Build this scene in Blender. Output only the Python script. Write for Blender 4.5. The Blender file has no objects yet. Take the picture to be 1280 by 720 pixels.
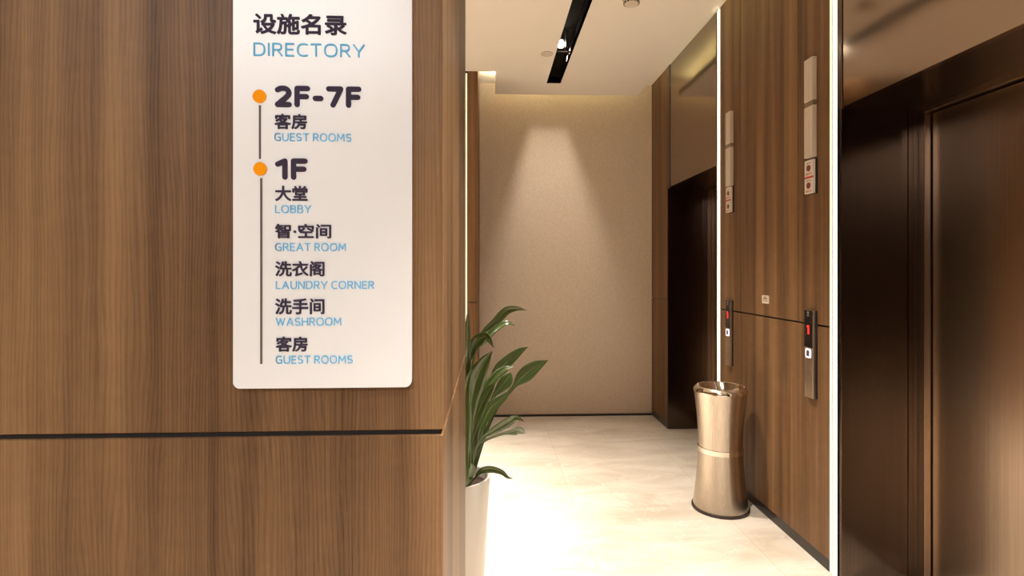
import bpy, bmesh, math, random
from mathutils import Vector, Matrix

# ------------------------------------------------------------------ camera, world, lights, exposure
C = bpy.context.scene.collection
scene = bpy.context.scene
PI = math.pi

cam_data = bpy.data.cameras.new('camera')
cam_data.sensor_width = 36.0
cam_data.lens = 19.406
cam_data.shift_y = -0.0172
cam_data.clip_start = 0.02
cam = bpy.data.objects.new('camera', cam_data)
C.objects.link(cam)
cam.location = (0, 0, 1.32)
cam.rotation_euler = (PI / 2, 0, math.radians(-2.4067))
scene.camera = cam

world = bpy.data.worlds.new('world')
scene.world = world
world.use_nodes = True
world.node_tree.nodes['Background'].inputs[0].default_value = (1.0, 0.85, 0.68, 1)
world.node_tree.nodes['Background'].inputs[1].default_value = 0.05

scene.view_settings.view_transform = 'Standard'
scene.view_settings.look = 'None'
scene.view_settings.gamma = 1.0
scene.view_settings.use_curve_mapping = False
scene.view_settings.exposure = 0.45
scene.cycles.max_bounces = 10
scene.cycles.diffuse_bounces = 6
scene.cycles.glossy_bounces = 6
scene.cycles.sample_clamp_indirect = 6.0
scene.cycles.caustics_reflective = False
scene.cycles.caustics_refractive = False
scene.cycles.use_denoising = True

WARM = (1.0, 0.93, 0.83)


def area_light(name, loc, size, power, color=WARM, rot=(0, 0, 0), size_y=None, spread=180):
    d = bpy.data.lights.new(name, 'AREA')
    d.energy = power
    d.color = color
    d.size = size
    if size_y:
        d.shape = 'RECTANGLE'
        d.size_y = size_y
    d.spread = math.radians(spread)
    o = bpy.data.objects.new(name, d)
    o.location = loc
    o.rotation_euler = rot
    C.objects.link(o)
    return o


def spot_light(name, loc, target, power, angle, blend=0.4, color=WARM, radius=0.02):
    d = bpy.data.lights.new(name, 'SPOT')
    d.energy = power
    d.color = color
    d.spot_size = math.radians(angle)
    d.spot_blend = blend
    d.shadow_soft_size = radius
    o = bpy.data.objects.new(name, d)
    o.location = loc
    o.rotation_euler = (Vector(target) - Vector(loc)).to_track_quat('-Z', 'Y').to_euler()
    C.objects.link(o)
    return o


# unseen lights: lobby ceiling lamp behind the camera, passage light added for bounce
area_light('lobby_lamp_light', (-1.2, -1.15, 2.80), 1.6, 66, (0.98, 0.985, 1.0), rot=(math.radians(18), 0, 0), size_y=1.3, spread=140)
area_light('passage_bounce_light', (-1.4, 3.0, 2.84), 0.9, 75, WARM, size_y=0.9, spread=80)
# spotlights of the black ceiling slot; the last is unseen, added for bounce
SLOT_SPOTS = [(0.529, 2.90), (0.529, 2.10), (0.529, 0.85), (0.529, 0.0), (0.529, -0.9)]
SPOT_W = (270, 210, 380, 430, 340)
for (sx, sy), pw in zip(SLOT_SPOTS, SPOT_W):
    spot_light('slot_spot_light', (sx, sy, 2.905), (sx + 0.02, sy + 0.1, 0), pw, 72, 0.8, WARM, 0.03)
# the wall washer at the end of the slot: small source above an added slit plate, plus two hidden spots added for the cheek
LX, LY, LZ = 0.515, 3.870, 2.876
spot_light('wall_washer_light', (LX, LY, LZ), (LX, LY + 0.6, LZ - 1.0), 34, 120, 1.0, WARM, 0.0012)
for dy in (0.03, 0.17):
    spot_light('added_cheek_light', (0.479, LY + dy, 2.968), (0.586, LY + dy + 0.08, 2.901), 320, 21, 0.4, WARM, 0.003)  # extra hidden spots imitating the washer's glow on the slot cheek

# ------------------------------------------------------------------ materials


def new_mat(name):
    m = bpy.data.materials.new(name)
    m.use_nodes = True
    nt = m.node_tree
    b = nt.nodes['Principled BSDF']
    return m, nt, b


def N(nt, kind, **kw):
    n = nt.nodes.new(kind)
    for k, v in kw.items():
        setattr(n, k, v)
    return n


def simple(name, col, rough=0.5, metal=0.0, spec=0.5, emit=None, estr=0.0, var=0.04, scale=30):
    m, nt, b = new_mat(name)
    b.inputs['Roughness'].default_value = rough
    b.inputs['Metallic'].default_value = metal
    b.inputs['Specular IOR Level'].default_value = spec
    tc = N(nt, 'ShaderNodeTexCoord')
    no = N(nt, 'ShaderNodeTexNoise')
    no.inputs['Scale'].default_value = scale
    no.inputs['Detail'].default_value = 4
    nt.links.new(tc.outputs['Object'], no.inputs['Vector'])
    r = N(nt, 'ShaderNodeValToRGB')
    r.color_ramp.elements[0].color = tuple(c * (1 - var) for c in col) + (1,)
    r.color_ramp.elements[1].color = tuple(min(1, c * (1 + var)) for c in col) + (1,)
    nt.links.new(no.outputs['Fac'], r.inputs['Fac'])
    nt.links.new(r.outputs['Color'], b.inputs['Base Color'])
    if emit:
        b.inputs['Emission Color'].default_value = emit + (1,)
        b.inputs['Emission Strength'].default_value = estr
    return m


def mathn(nt, op, a, b=None, c=None):
    n = N(nt, 'ShaderNodeMath', operation=op)
    for i, v in enumerate((a, b, c)):
        if v is None:
            continue
        if isinstance(v, (int, float)):
            n.inputs[i].default_value = v
        else:
            nt.links.new(v, n.inputs[i])
    return n.outputs[0]


def wood_mat(name='walnut_laminate', gloss=0.44, tone=1.0, seed=0.0):
    m, nt, b = new_mat(name)
    tc = N(nt, 'ShaderNodeTexCoord')
    sep = N(nt, 'ShaderNodeSeparateXYZ')
    nt.links.new(tc.outputs['Object'], sep.inputs[0])
    u = mathn(nt, 'ADD', sep.outputs[0], sep.outputs[1])
    u = mathn(nt, 'ADD', u, seed)
    z = sep.outputs[2]

    def noise(su, sz, detail=2, rough=0.5, off=0.0, dist=0.0):
        cmb = N(nt, 'ShaderNodeCombineXYZ')
        nt.links.new(mathn(nt, 'MULTIPLY_ADD', u, su, off), cmb.inputs[0])
        nt.links.new(mathn(nt, 'MULTIPLY', z, sz), cmb.inputs[2])
        n = N(nt, 'ShaderNodeTexNoise')
        n.inputs['Scale'].default_value = 1.0
        n.inputs['Detail'].default_value = detail
        n.inputs['Roughness'].default_value = rough
        n.inputs['Distortion'].default_value = dist
        nt.links.new(cmb.outputs[0], n.inputs['Vector'])
        return n.outputs['Fac']

    band = noise(11.0, 0.35, 3, 0.55)                 # broad boards of lighter and darker veneer
    mid = noise(46.0, 0.55, 3, 0.6, 7.3)             # streaks
    wob = noise(7.0, 0.9, 3, 0.5, 3.1)               # cathedral wobble of the growth rings
    ring_in = mathn(nt, 'MULTIPLY_ADD', wob, 0.11, u)
    ring = mathn(nt, 'SINE', mathn(nt, 'MULTIPLY', ring_in, 980.0))
    ring = mathn(nt, 'MULTIPLY_ADD', ring, 0.5, 0.5)
    ring = mathn(nt, 'POWER', ring, 2.2)
    fine = noise(420.0, 5.0, 2, 0.6, 1.7)            # pores
    pores = noise(900.0, 45.0, 1, 0.5, 9.7)
    fig = noise(16.0, 26.0, 2, 0.5, 5.5, 0.6)        # faint cross figure
    f = mathn(nt, 'MULTIPLY', band, 1.12)
    f = mathn(nt, 'MULTIPLY_ADD', mid, 0.36, f)
    f = mathn(nt, 'MULTIPLY_ADD', fine, 0.30, f)
    f = mathn(nt, 'MULTIPLY_ADD', fig, 0.10, f)
    f = mathn(nt, 'MULTIPLY_ADD', pores, 0.16, f)
    f = mathn(nt, 'MULTIPLY_ADD', ring, -0.095, f)
    f = mathn(nt, 'SUBTRACT', f, 0.45)
    r = N(nt, 'ShaderNodeValToRGB')
    e = r.color_ramp.elements
    e[0].position = 0.22
    e[0].color = (0.060 * tone, 0.030 * tone, 0.0140 * tone, 1)
    e[1].position = 0.86
    e[1].color = (0.280 * tone, 0.156 * tone, 0.073 * tone, 1)
    k = r.color_ramp.elements.new(0.5)
    k.color = (0.152 * tone, 0.080 * tone, 0.037 * tone, 1)
    nt.links.new(f, r.inputs['Fac'])
    nt.links.new(r.outputs['Color'], b.inputs['Base Color'])
    b.inputs['Roughness'].default_value = gloss
    b.inputs['Specular IOR Level'].default_value = 0.16
    bp = N(nt, 'ShaderNodeBump')
    bp.inputs['Strength'].default_value = 0.05
    bp.inputs['Distance'].default_value = 0.002
    nt.links.new(fine, bp.inputs['Height'])
    nt.links.new(bp.outputs[0], b.inputs['Normal'])
    return m


def bronze_mat(name, col, rough, brush=0.0, aniso=0.0):
    m, nt, b = new_mat(name)
    b.inputs['Metallic'].default_value = 1.0
    tc = N(nt, 'ShaderNodeTexCoord')
    mp = N(nt, 'ShaderNodeMapping')
    mp.inputs['Scale'].default_value = (260, 260, 1.2)
    nt.links.new(tc.outputs['Object'], mp.inputs[0])
    n = N(nt, 'ShaderNodeTexNoise')
    n.inputs['Scale'].default_value = 1.0
    n.inputs['Detail'].default_value = 3
    nt.links.new(mp.outputs[0], n.inputs['Vector'])
    r = N(nt, 'ShaderNodeValToRGB')
    r.color_ramp.elements[0].position = 0.3
    r.color_ramp.elements[1].position = 0.7
    r.color_ramp.elements[0].color = tuple(c * (1 - 0.12 * (brush > 0)) for c in col) + (1,)
    r.color_ramp.elements[1].color = tuple(c * (1 + 0.12 * (brush > 0)) for c in col) + (1,)
    nt.links.new(n.outputs['Fac'], r.inputs['Fac'])
    nt.links.new(r.outputs['Color'], b.inputs['Base Color'])
    b.inputs['Roughness'].default_value = rough
    b.inputs['Specular IOR Level'].default_value = 0.4
    b.inputs['Anisotropic'].default_value = aniso
    # slow warp of the sheet
    n2 = N(nt, 'ShaderNodeTexNoise')
    n2.inputs['Scale'].default_value = 2.2
    n2.inputs['Detail'].default_value = 1
    nt.links.new(tc.outputs['Object'], n2.inputs['Vector'])
    bp = N(nt, 'ShaderNodeBump')
    bp.inputs['Strength'].default_value = 0.12
    bp.inputs['Distance'].default_value = 0.02
    nt.links.new(n2.outputs['Fac'], bp.inputs['Height'])
    if brush > 0:
        bp2 = N(nt, 'ShaderNodeBump')
        bp2.inputs['Strength'].default_value = brush
        bp2.inputs['Distance'].default_value = 0.001
        nt.links.new(n.outputs['Fac'], bp2.inputs['Height'])
        nt.links.new(bp.outputs[0], bp2.inputs['Normal'])
        bp = bp2
    nt.links.new(bp.outputs[0], b.inputs['Normal'])
    return m


def floor_mat():
    m, nt, b = new_mat('cream_marble')
    tc = N(nt, 'ShaderNodeTexCoord')
    big = N(nt, 'ShaderNodeTexNoise')
    big.inputs['Scale'].default_value = 2.3
    big.inputs['Detail'].default_value = 7
    big.inputs['Roughness'].default_value = 0.62
    big.inputs['Distortion'].default_value = 0.7
    mp = N(nt, 'ShaderNodeMapping')
    mp.inputs['Scale'].default_value = (0.8, 2.2, 1)
    nt.links.new(tc.outputs['Object'], mp.inputs[0])
    nt.links.new(mp.outputs[0], big.inputs['Vector'])
    r = N(nt, 'ShaderNodeValToRGB')
    r.color_ramp.elements[0].position = 0.33
    r.color_ramp.elements[0].color = (0.61, 0.51, 0.40, 1)
    r.color_ramp.elements[1].position = 0.62
    r.color_ramp.elements[1].color = (0.80, 0.71, 0.595, 1)
    nt.links.new(big.outputs['Fac'], r.inputs['Fac'])
    # thin pale veins
    wn = N(nt, 'ShaderNodeTexNoise')
    wn.inputs['Scale'].default_value = 3.5
    wn.inputs['Detail'].default_value = 5
    wn.inputs['Distortion'].default_value = 1.5
    nt.links.new(tc.outputs['Object'], wn.inputs['Vector'])
    v = mathn(nt, 'ABSOLUTE', mathn(nt, 'SUBTRACT', wn.outputs['Fac'], 0.5))
    vm = N(nt, 'ShaderNodeMapRange')
    vm.inputs['From Min'].default_value = 0.0
    vm.inputs['From Max'].default_value = 0.012
    vm.inputs['To Min'].default_value = 0.55
    vm.inputs['To Max'].default_value = 0.0
    nt.links.new(v, vm.inputs['Value'])
    mx = N(nt, 'ShaderNodeMixRGB')
    mx.inputs['Color2'].default_value = (0.86, 0.81, 0.73, 1)
    nt.links.new(vm.outputs[0], mx.inputs['Fac'])
    nt.links.new(r.outputs['Color'], mx.inputs['Color1'])
    # tile joints, 0.8 m
    br = N(nt, 'ShaderNodeTexBrick')
    br.offset = 0.0
    br.inputs['Scale'].default_value = 1.0
    br.inputs['Brick Width'].default_value = 0.8
    br.inputs['Row Height'].default_value = 0.8
    br.inputs['Mortar Size'].default_value = 0.0016
    br.inputs['Color1'].default_value = (1, 1, 1, 1)
    br.inputs['Color2'].default_value = (0.96, 0.95, 0.94, 1)
    br.inputs['Mortar'].default_value = (0.78, 0.72, 0.66, 1)
    mp2 = N(nt, 'ShaderNodeMapping')
    mp2.inputs['Location'].default_value = (0.32, 0.15, 0)
    nt.links.new(tc.outputs['Object'], mp2.inputs[0])
    nt.links.new(mp2.outputs[0], br.inputs['Vector'])
    mu = N(nt, 'ShaderNodeMixRGB', blend_type='MULTIPLY')
    mu.inputs['Fac'].default_value = 1.0
    nt.links.new(mx.outputs[0], mu.inputs['Color1'])
    nt.links.new(br.outputs['Color'], mu.inputs['Color2'])
    nt.links.new(mu.outputs[0], b.inputs['Base Color'])
    b.inputs['Roughness'].default_value = 0.30
    b.inputs['Specular IOR Level'].default_value = 0.4
    return m


def fabric_wall_mat():
    m, nt, b = new_mat('beige_woven_wallpaper')
    tc = N(nt, 'ShaderNodeTexCoord')
    outs = []
    for sc in ((330, 330, 60), (60, 60, 330)):
        mp = N(nt, 'ShaderNodeMapping')
        mp.inputs['Scale'].default_value = sc
        nt.links.new(tc.outputs['Object'], mp.inputs[0])
        n = N(nt, 'ShaderNodeTexNoise')
        n.inputs['Scale'].default_value = 1.0
        n.inputs['Detail'].default_value = 2
        nt.links.new(mp.outputs[0], n.inputs['Vector'])
        outs.append(n.outputs['Fac'])
    f = mathn(nt, 'MULTIPLY_ADD', outs[0], 0.5, mathn(nt, 'MULTIPLY', outs[1], 0.5))
    r = N(nt, 'ShaderNodeValToRGB')
    r.color_ramp.elements[0].position = 0.34
    r.color_ramp.elements[0].color = (0.55, 0.435, 0.33, 1)
    r.color_ramp.elements[1].position = 0.66
    r.color_ramp.elements[1].color = (0.74, 0.605, 0.475, 1)
    nt.links.new(f, r.inputs['Fac'])
    nt.links.new(r.outputs['Color'], b.inputs['Base Color'])
    b.inputs['Roughness'].default_value = 0.75
    bp = N(nt, 'ShaderNodeBump')
    bp.inputs['Strength'].default_value = 0.15
    bp.inputs['Distance'].default_value = 0.002
    nt.links.new(f, bp.inputs['Height'])
    nt.links.new(bp.outputs[0], b.inputs['Normal'])
    return m


def leaf_mat():
    m, nt, b = new_mat('glossy_leaf')
    uv = N(nt, 'ShaderNodeUVMap')
    sep = N(nt, 'ShaderNodeSeparateXYZ')
    nt.links.new(uv.outputs[0], sep.inputs[0])
    d = mathn(nt, 'ABSOLUTE', mathn(nt, 'SUBTRACT', sep.outputs[0], 0.5))
    mid = N(nt, 'ShaderNodeMapRange')
    mid.inputs['From Min'].default_value = 0.015
    mid.inputs['From Max'].default_value = 0.06
    mid.inputs['To Min'].default_value = 0.7
    mid.inputs['To Max'].default_value = 0.0
    nt.links.new(d, mid.inputs['Value'])
    mp = N(nt, 'ShaderNodeMapping')
    mp.inputs['Scale'].default_value = (26, 1.5, 1)
    nt.links.new(uv.outputs[0], mp.inputs[0])
    n = N(nt, 'ShaderNodeTexNoise')
    n.inputs['Scale'].default_value = 1.0
    n.inputs['Detail'].default_value = 3
    nt.links.new(mp.outputs[0], n.inputs['Vector'])
    r = N(nt, 'ShaderNodeValToRGB')
    r.color_ramp.elements[0].position = 0.3
    r.color_ramp.elements[0].color = (0.026, 0.056, 0.013, 1)
    r.color_ramp.elements[1].position = 0.75
    r.color_ramp.elements[1].color = (0.115, 0.165, 0.045, 1)
    nt.links.new(n.outputs['Fac'], r.inputs['Fac'])
    mx = N(nt, 'ShaderNodeMixRGB')
    mx.inputs['Color2'].default_value = (0.24, 0.30, 0.11, 1)
    nt.links.new(mid.outputs[0], mx.inputs['Fac'])
    nt.links.new(r.outputs['Color'], mx.inputs['Color1'])
    # dry brown tips
    tip = N(nt, 'ShaderNodeMapRange')
    tip.inputs['From Min'].default_value = 0.965
    tip.inputs['From Max'].default_value = 0.995
    nt.links.new(sep.outputs[1], tip.inputs['Value'])
    mx2 = N(nt, 'ShaderNodeMixRGB')
    mx2.inputs['Color2'].default_value = (0.16, 0.075, 0.03, 1)
    nt.links.new(tip.outputs[0], mx2.inputs['Fac'])
    nt.links.new(mx.outputs[0], mx2.inputs['Color1'])
    nt.links.new(mx2.outputs[0], b.inputs['Base Color'])
    b.inputs['Roughness'].default_value = 0.24
    b.inputs['Specular IOR Level'].default_value = 0.6
    return m


M = {}
M['wood'] = wood_mat()
M['groove'] = simple('dark_groove', (0.012, 0.008, 0.006), 0.6)
M['skirting'] = simple('dark_skirting', (0.016, 0.010, 0.008), 0.3)
M['ceiling'] = simple('cream_ceiling_paint', (0.87, 0.80, 0.71), 0.85, var=0.015, scale=2)
M['slot'] = simple('black_slot', (0.010, 0.007, 0.006), 0.8, spec=0.15)
M['fabric'] = fabric_wall_mat()
M['lobby_wall'] = simple('lobby_wall_paint', (0.25, 0.19, 0.14), 0.8)
M['floor'] = floor_mat()
M['bronze'] = bronze_mat('polished_bronze_panel', (0.33, 0.25, 0.195), 0.12)
M['bronze_dark'] = bronze_mat('dark_bronze_lining', (0.125, 0.09, 0.07), 0.20, 0.03)
M['bronze_door'] = bronze_mat('brushed_bronze_door', (0.41, 0.315, 0.24), 0.27, 0.05)
M['bronze_frame'] = bronze_mat('brushed_bronze_frame', (0.48, 0.37, 0.28), 0.24, 0.04)
M['steel'] = bronze_mat('champagne_steel', (0.57, 0.49, 0.41), 0.27, 0.10)
M['steel_bright'] = bronze_mat('polished_champagne_steel', (0.78, 0.71, 0.61), 0.14)
M['steel_panel'] = bronze_mat('brushed_panel_steel', (0.55, 0.45, 0.36), 0.34, 0.04)
M['alu'] = bronze_mat('aluminium_profile', (0.62, 0.58, 0.50), 0.3)
M['led'] = simple('led_diffuser', (0.9, 0.9, 0.85), 0.4, emit=(1.0, 0.90, 0.72), estr=2.0)
M['led_glow'] = simple('led_edge_glow', (0.9, 0.9, 0.8), 0.4, emit=(1.0, 0.90, 0.58), estr=0.55)
M['led_cove'] = simple('cove_led_tape', (0.9, 0.9, 0.8), 0.4, emit=(0.98, 0.93, 0.50), estr=7.5)
M['led_notch'] = simple('notch_led_tape', (0.9, 0.9, 0.8), 0.4, emit=(1.0, 0.93, 0.70), estr=90.0)
M['acrylic'] = simple('white_acrylic', (0.80, 0.785, 0.775), 0.28, var=0.01)
M['ink'] = simple('dark_violet_lettering', (0.044, 0.032, 0.058), 0.7, spec=0.12)
M['ink_blue'] = simple('light_blue_lettering', (0.14, 0.48, 0.78), 0.7, spec=0.12)
M['orange'] = simple('orange_disc', (0.90, 0.31, 0.002), 0.7, spec=0.1)
M['grey_line'] = simple('grey_line', (0.13, 0.10, 0.10), 0.7, spec=0.12)
M['white_plastic'] = simple('ivory_plastic', (0.72, 0.65, 0.56), 0.4)
M['frosted'] = simple('frosted_lantern_plastic', (0.60, 0.51, 0.42), 0.35)
M['band'] = simple('olive_band', (0.20, 0.145, 0.085), 0.3)
M['red'] = simple('red_band', (0.50, 0.035, 0.018), 0.4)
M['dark_red'] = simple('dark_red_cover', (0.20, 0.036, 0.026), 0.3)
M['black_glass'] = simple('black_display_glass', (0.010, 0.007, 0.007), 0.12)
M['digit'] = simple('red_digit', (0.3, 0.0, 0.0), 0.4, emit=(1.0, 0.02, 0.015), estr=2.2)
M['button_ring'] = simple('lit_button_ring', (0.8, 0.8, 0.9), 0.4, emit=(0.86, 0.88, 1.0), estr=1.8)
M['button'] = simple('button_face', (0.08, 0.07, 0.10), 0.3)
M['emblem'] = simple('grey_emblem', (0.30, 0.27, 0.24), 0.4)
M['plate'] = simple('pale_plate', (0.66, 0.56, 0.45), 0.4)
M['brown_ink'] = simple('brown_print', (0.10, 0.065, 0.04), 0.5)
M['tan_ink'] = simple('tan_print', (0.42, 0.33, 0.24), 0.5)
M['red_ink'] = simple('red_print', (0.45, 0.12, 0.07), 0.5)
M['rubber'] = simple('dark_brown_rubber', (0.030, 0.016, 0.010), 0.45)
M['bin_inside'] = simple('bin_inside', (0.10, 0.07, 0.045), 0.4, metal=0.6)
M['pot'] = simple('white_ceramic', (0.62, 0.585, 0.53), 0.25, var=0.015)
M['soil'] = simple('soil', (0.045, 0.022, 0.014), 0.9, var=0.4, scale=60)
M['leaf'] = leaf_mat()
M['smoke'] = simple('cream_plastic', (0.66, 0.565, 0.45), 0.5, var=0.01)
M['dark_vent'] = simple('dark_vent', (0.03, 0.018, 0.008), 0.6)
M['lamp'] = simple('lamp_lens', (1, 1, 1), 0.3, emit=(1.0, 0.90, 0.74), estr=25.0)
M['black_metal'] = simple('black_metal', (0.02, 0.017, 0.015), 0.45)

# ------------------------------------------------------------------ mesh helpers


def box_bm(bm, x0, x1, y0, y1, z0, z1, bevel=0.0, seg=2):
    r = bmesh.ops.create_cube(bm, size=1.0)
    vs = r['verts']
    for v in vs:
        v.co = Vector(((x0 + x1) / 2 + v.co.x * (x1 - x0), (y0 + y1) / 2 + v.co.y * (y1 - y0), (z0 + z1) / 2 + v.co.z * (z1 - z0)))
    if bevel > 0:
        es = {e for v in vs for e in v.link_edges}
        bmesh.ops.bevel(bm, geom=list(es), offset=bevel, segments=seg, affect='EDGES', profile=0.5)
    return bm


def boxes(*specs, bevel=0.0):
    bm = bmesh.new()
    for s in specs:
        box_bm(bm, *s[:6], bevel=(s[6] if len(s) > 6 else bevel))
    return bm


def obj(name, bm, mat, parent=None, smooth=False, label=None):
    me = bpy.data.meshes.new(name)
    bm.normal_update()
    bm.to_mesh(me)
    bm.free()
    me.materials.append(mat)
    if smooth:
        for p in me.polygons:
            p.use_smooth = True
    o = bpy.data.objects.new(name, me)
    C.objects.link(o)
    if parent:
        o.parent = parent
    if label:
        o['label'] = label
    return o


def struct(name, bm, mat):
    o = obj(name, bm, mat)
    o['kind'] = 'structure'
    return o


def thing(name, label, cat, loc=(0, 0, 0), rot=(0, 0, 0), group=None):
    o = bpy.data.objects.new(name, None)
    o.empty_display_size = 0.05
    C.objects.link(o)
    o.location = loc
    o.rotation_euler = rot
    o['label'] = label
    o['category'] = cat
    if group:
        o['group'] = group
    return o


def lathe(profile, seg=64, centers=None, cap_bottom=False, cap_top=False):
    """profile: (radius, z); centers: optional (x, y) per ring"""
    bm = bmesh.new()
    rings = []
    for i, (r, z) in enumerate(profile):
        cx, cy = centers[i] if centers else (0, 0)
        rings.append([bm.verts.new((cx + r * math.cos(2 * PI * k / seg), cy + r * math.sin(2 * PI * k / seg), z)) for k in range(seg)])
    for a, b in zip(rings, rings[1:]):
        for k in range(seg):
            bm.faces.new((a[k], a[(k + 1) % seg], b[(k + 1) % seg], b[k]))
    if cap_bottom:
        bm.faces.new(list(reversed(rings[0])))
    if cap_top:
        bm.faces.new(rings[-1])
    return bm


def auto_smooth(o, deg=40):
    bm = bmesh.new()
    bm.from_mesh(o.data)
    for f in bm.faces:
        f.smooth = True
    for e in bm.edges:
        if len(e.link_faces) == 2 and e.calc_face_angle(0) > math.radians(deg):
            e.smooth = False
    bm.to_mesh(o.data)
    bm.free()


def copy_tree(o, parent=None):
    c = o.copy()
    C.objects.link(c)
    if parent:
        c.parent = parent
    for ch in list(o.children):
        copy_tree(ch, c)
    return c


def text_mesh(name, body, x0, x1, z0, z1, mat, parent, weight=0.0, depth=0.0012, y=0.0):
    """raised lettering in the x-z plane of its parent, facing -y, filling the given rectangle"""
    cu = bpy.data.curves.new(name, 'FONT')
    cu.body = body
    cu.size = 1.0
    cu.resolution_u = 4
    cu.fill_mode = 'BOTH'
    cu.extrude = 0.01
    t = bpy.data.objects.new('lettering', cu)
    C.objects.link(t)
    bpy.context.view_layer.update()
    dg = bpy.context.evaluated_depsgraph_get()
    me = bpy.data.meshes.new_from_object(t.evaluated_get(dg))
    bpy.data.objects.remove(t)
    bpy.data.curves.remove(cu)
    xs = [v.co.x for v in me.vertices]
    ys = [v.co.y for v in me.vertices]
    ax, bx, ay, by = min(xs), max(xs), min(ys), max(ys)
    rad = weight * (z1 - z0)
    sx_ = (x1 - x0 - 2 * rad) / (bx - ax)
    sz_ = (z1 - z0 - 2 * rad) / (by - ay)
    src = bmesh.new()
    src.from_mesh(me)
    for v in src.verts:
        v.co = (x0 + rad + (v.co.x - ax) * sx_, y - depth if v.co.z > 0 else y + 0.0004, z0 + rad + (v.co.y - ay) * sz_)
    src.to_mesh(me)
    src.free()
    # heavier strokes: the glyphs spread in eight directions
    full = bmesh.new()
    for q in range(8 if rad > 0 else 1):
        n0 = len(full.verts)
        full.from_mesh(me)
        full.verts.ensure_lookup_table()
        for v in full.verts[n0:]:
            v.co += Vector((rad * math.cos(q * PI / 4), -5e-6 * q, rad * math.sin(q * PI / 4)))
    full.to_mesh(me)
    full.free()
    me.materials.clear()
    me.materials.append(mat)
    me.name = name
    o = bpy.data.objects.new(name, me)
    C.objects.link(o)
    o.parent = parent
    return o


def rounded_rect(x0, x1, z0, z1, r, y0, y1, seg=8):
    """slab with rounded corners in x-z, between y0 (front) and y1 (back)"""
    bm = bmesh.new()
    pts = []
    for cx, cz, a0 in ((x1 - r, z1 - r, 0), (x0 + r, z1 - r, PI / 2), (x0 + r, z0 + r, PI), (x1 - r, z0 + r, 1.5 * PI)):
        for k in range(seg + 1):
            a = a0 + PI / 2 * k / seg
            pts.append((cx + r * math.cos(a), cz + r * math.sin(a)))
    f = [bm.verts.new((x, y0, z)) for x, z in pts]
    b = [bm.verts.new((x, y1, z)) for x, z in pts]
    bm.faces.new(list(reversed(f)))
    bm.faces.new(b)
    n = len(pts)
    for k in range(n):
        bm.faces.new((f[k], f[(k + 1) % n], b[(k + 1) % n], b[k]))
    bmesh.ops.recalc_face_normals(bm, faces=bm.faces[:])
    return bm


def disc_y(cx, cz, r, y0, y1, seg=40):
    bm = bmesh.new()
    f = [bm.verts.new((cx + r * math.cos(2 * PI * k / seg), y0, cz + r * math.sin(2 * PI * k / seg))) for k in range(seg)]
    b = [bm.verts.new((v.co.x, y1, v.co.z)) for v in f]
    bm.faces.new(f)
    bm.faces.new(list(reversed(b)))
    for k in range(seg):
        bm.faces.new((f[k], b[k], b[(k + 1) % seg], f[(k + 1) % seg]))
    bmesh.ops.recalc_face_normals(bm, faces=bm.faces[:])
    return bm


# ------------------------------------------------------------------ the setting
CH = 2.85      # dropped ceiling
UC = 3.01      # upper ceiling above the coves
XR = 1.485     # right wall plane
YB = 4.98      # back wall plane
GZ = 1.072     # height of the horizontal panel groove
BX = -0.07     # end face of the wood block on the left
BY = 0.85      # its front face
BE = 1.66      # where it ends

struct('floor', boxes((-3.2, 2.4, -3.8, 5.2, -0.1, 0.0)), M['floor'])

# dropped ceiling with the long slot cut out and the coves left open along the walls
SX0, SX1, SY1 = 0.472, 0.586, 4.495
struct('ceiling', boxes((-3.2, SX0, -3.8, 4.25, CH, CH + 0.05), (SX1, 1.30, -3.8, 4.25, CH, CH + 0.05),
                        (0.055, SX0, 4.25, 4.79, CH, CH + 0.05), (SX1, 1.30, 4.25, 4.79, CH, CH + 0.05),
                        (SX0, SX1, SY1, 4.79, CH, CH + 0.05)), M['ceiling'])
struct('ceiling_cove', boxes((-3.2, 2.4, -3.8, 5.2, UC, UC + 0.06)), M['ceiling'])
struct('trim_1', boxes((SX0 - 0.006, SX0, -3.8, SY1, CH + 0.001, CH + 0.13), (SX1, SX1 + 0.006, -3.8, SY1, CH + 0.001, CH + 0.13),
                       (SX0 - 0.006, SX1 + 0.006, -3.8, SY1, CH + 0.13, CH + 0.136), (SX0, SX1, SY1, SY1 + 0.006, CH + 0.001, CH + 0.13)), M['slot'])

struct('wall_back', boxes((-3.2, 2.4, YB, YB + 0.1, 0.0, UC)), M['fabric'])
struct('baseboard_back', boxes((-0.08, XR, YB - 0.008, YB, 0.0, 0.018)), M['skirting'])
struct('wall_lobby_rear', boxes((-3.2, 2.4, -3.9, -3.8, 0.0, UC)), M['lobby_wall'])
struct('wall_lobby_left', boxes((-3.3, -3.2, -3.8, 5.2, 0.0, UC)), M['lobby_wall'])


# wood clad block on the left, its front carries the directory
def wood_block():
    bm = bmesh.new()
    box_bm(bm, -3.2, BX, BY, BE, 0.0, GZ - 0.004, bevel=0.0012, seg=1)
    box_bm(bm, -3.2, BX, BY, BE, GZ + 0.004, CH, bevel=0.0012, seg=1)
    return bm


struct('wall_left', wood_block(), M['wood'])
struct('trim_2', boxes((-3.19, BX - 0.006, BY + 0.006, BE - 0.006, GZ - 0.006, GZ + 0.006)), M['groove'])

# wood clad wall end at the far left, beyond the side passage
struct('wall_passage', boxes((-0.167, -0.083, 4.27, YB, 0.0, GZ - 0.004, 0.001), (-0.167, -0.083, 4.27, YB, GZ + 0.004, UC, 0.001),
                             (-3.2, -0.188, 4.27, YB, 0.0, UC)), M['wood'])
struct('trim_3', boxes((-0.160, -0.088, 4.276, YB - 0.01, GZ - 0.006, GZ + 0.006), (-0.19, -0.165, 4.30, YB, 0.0, UC)), M['groove'])

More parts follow.
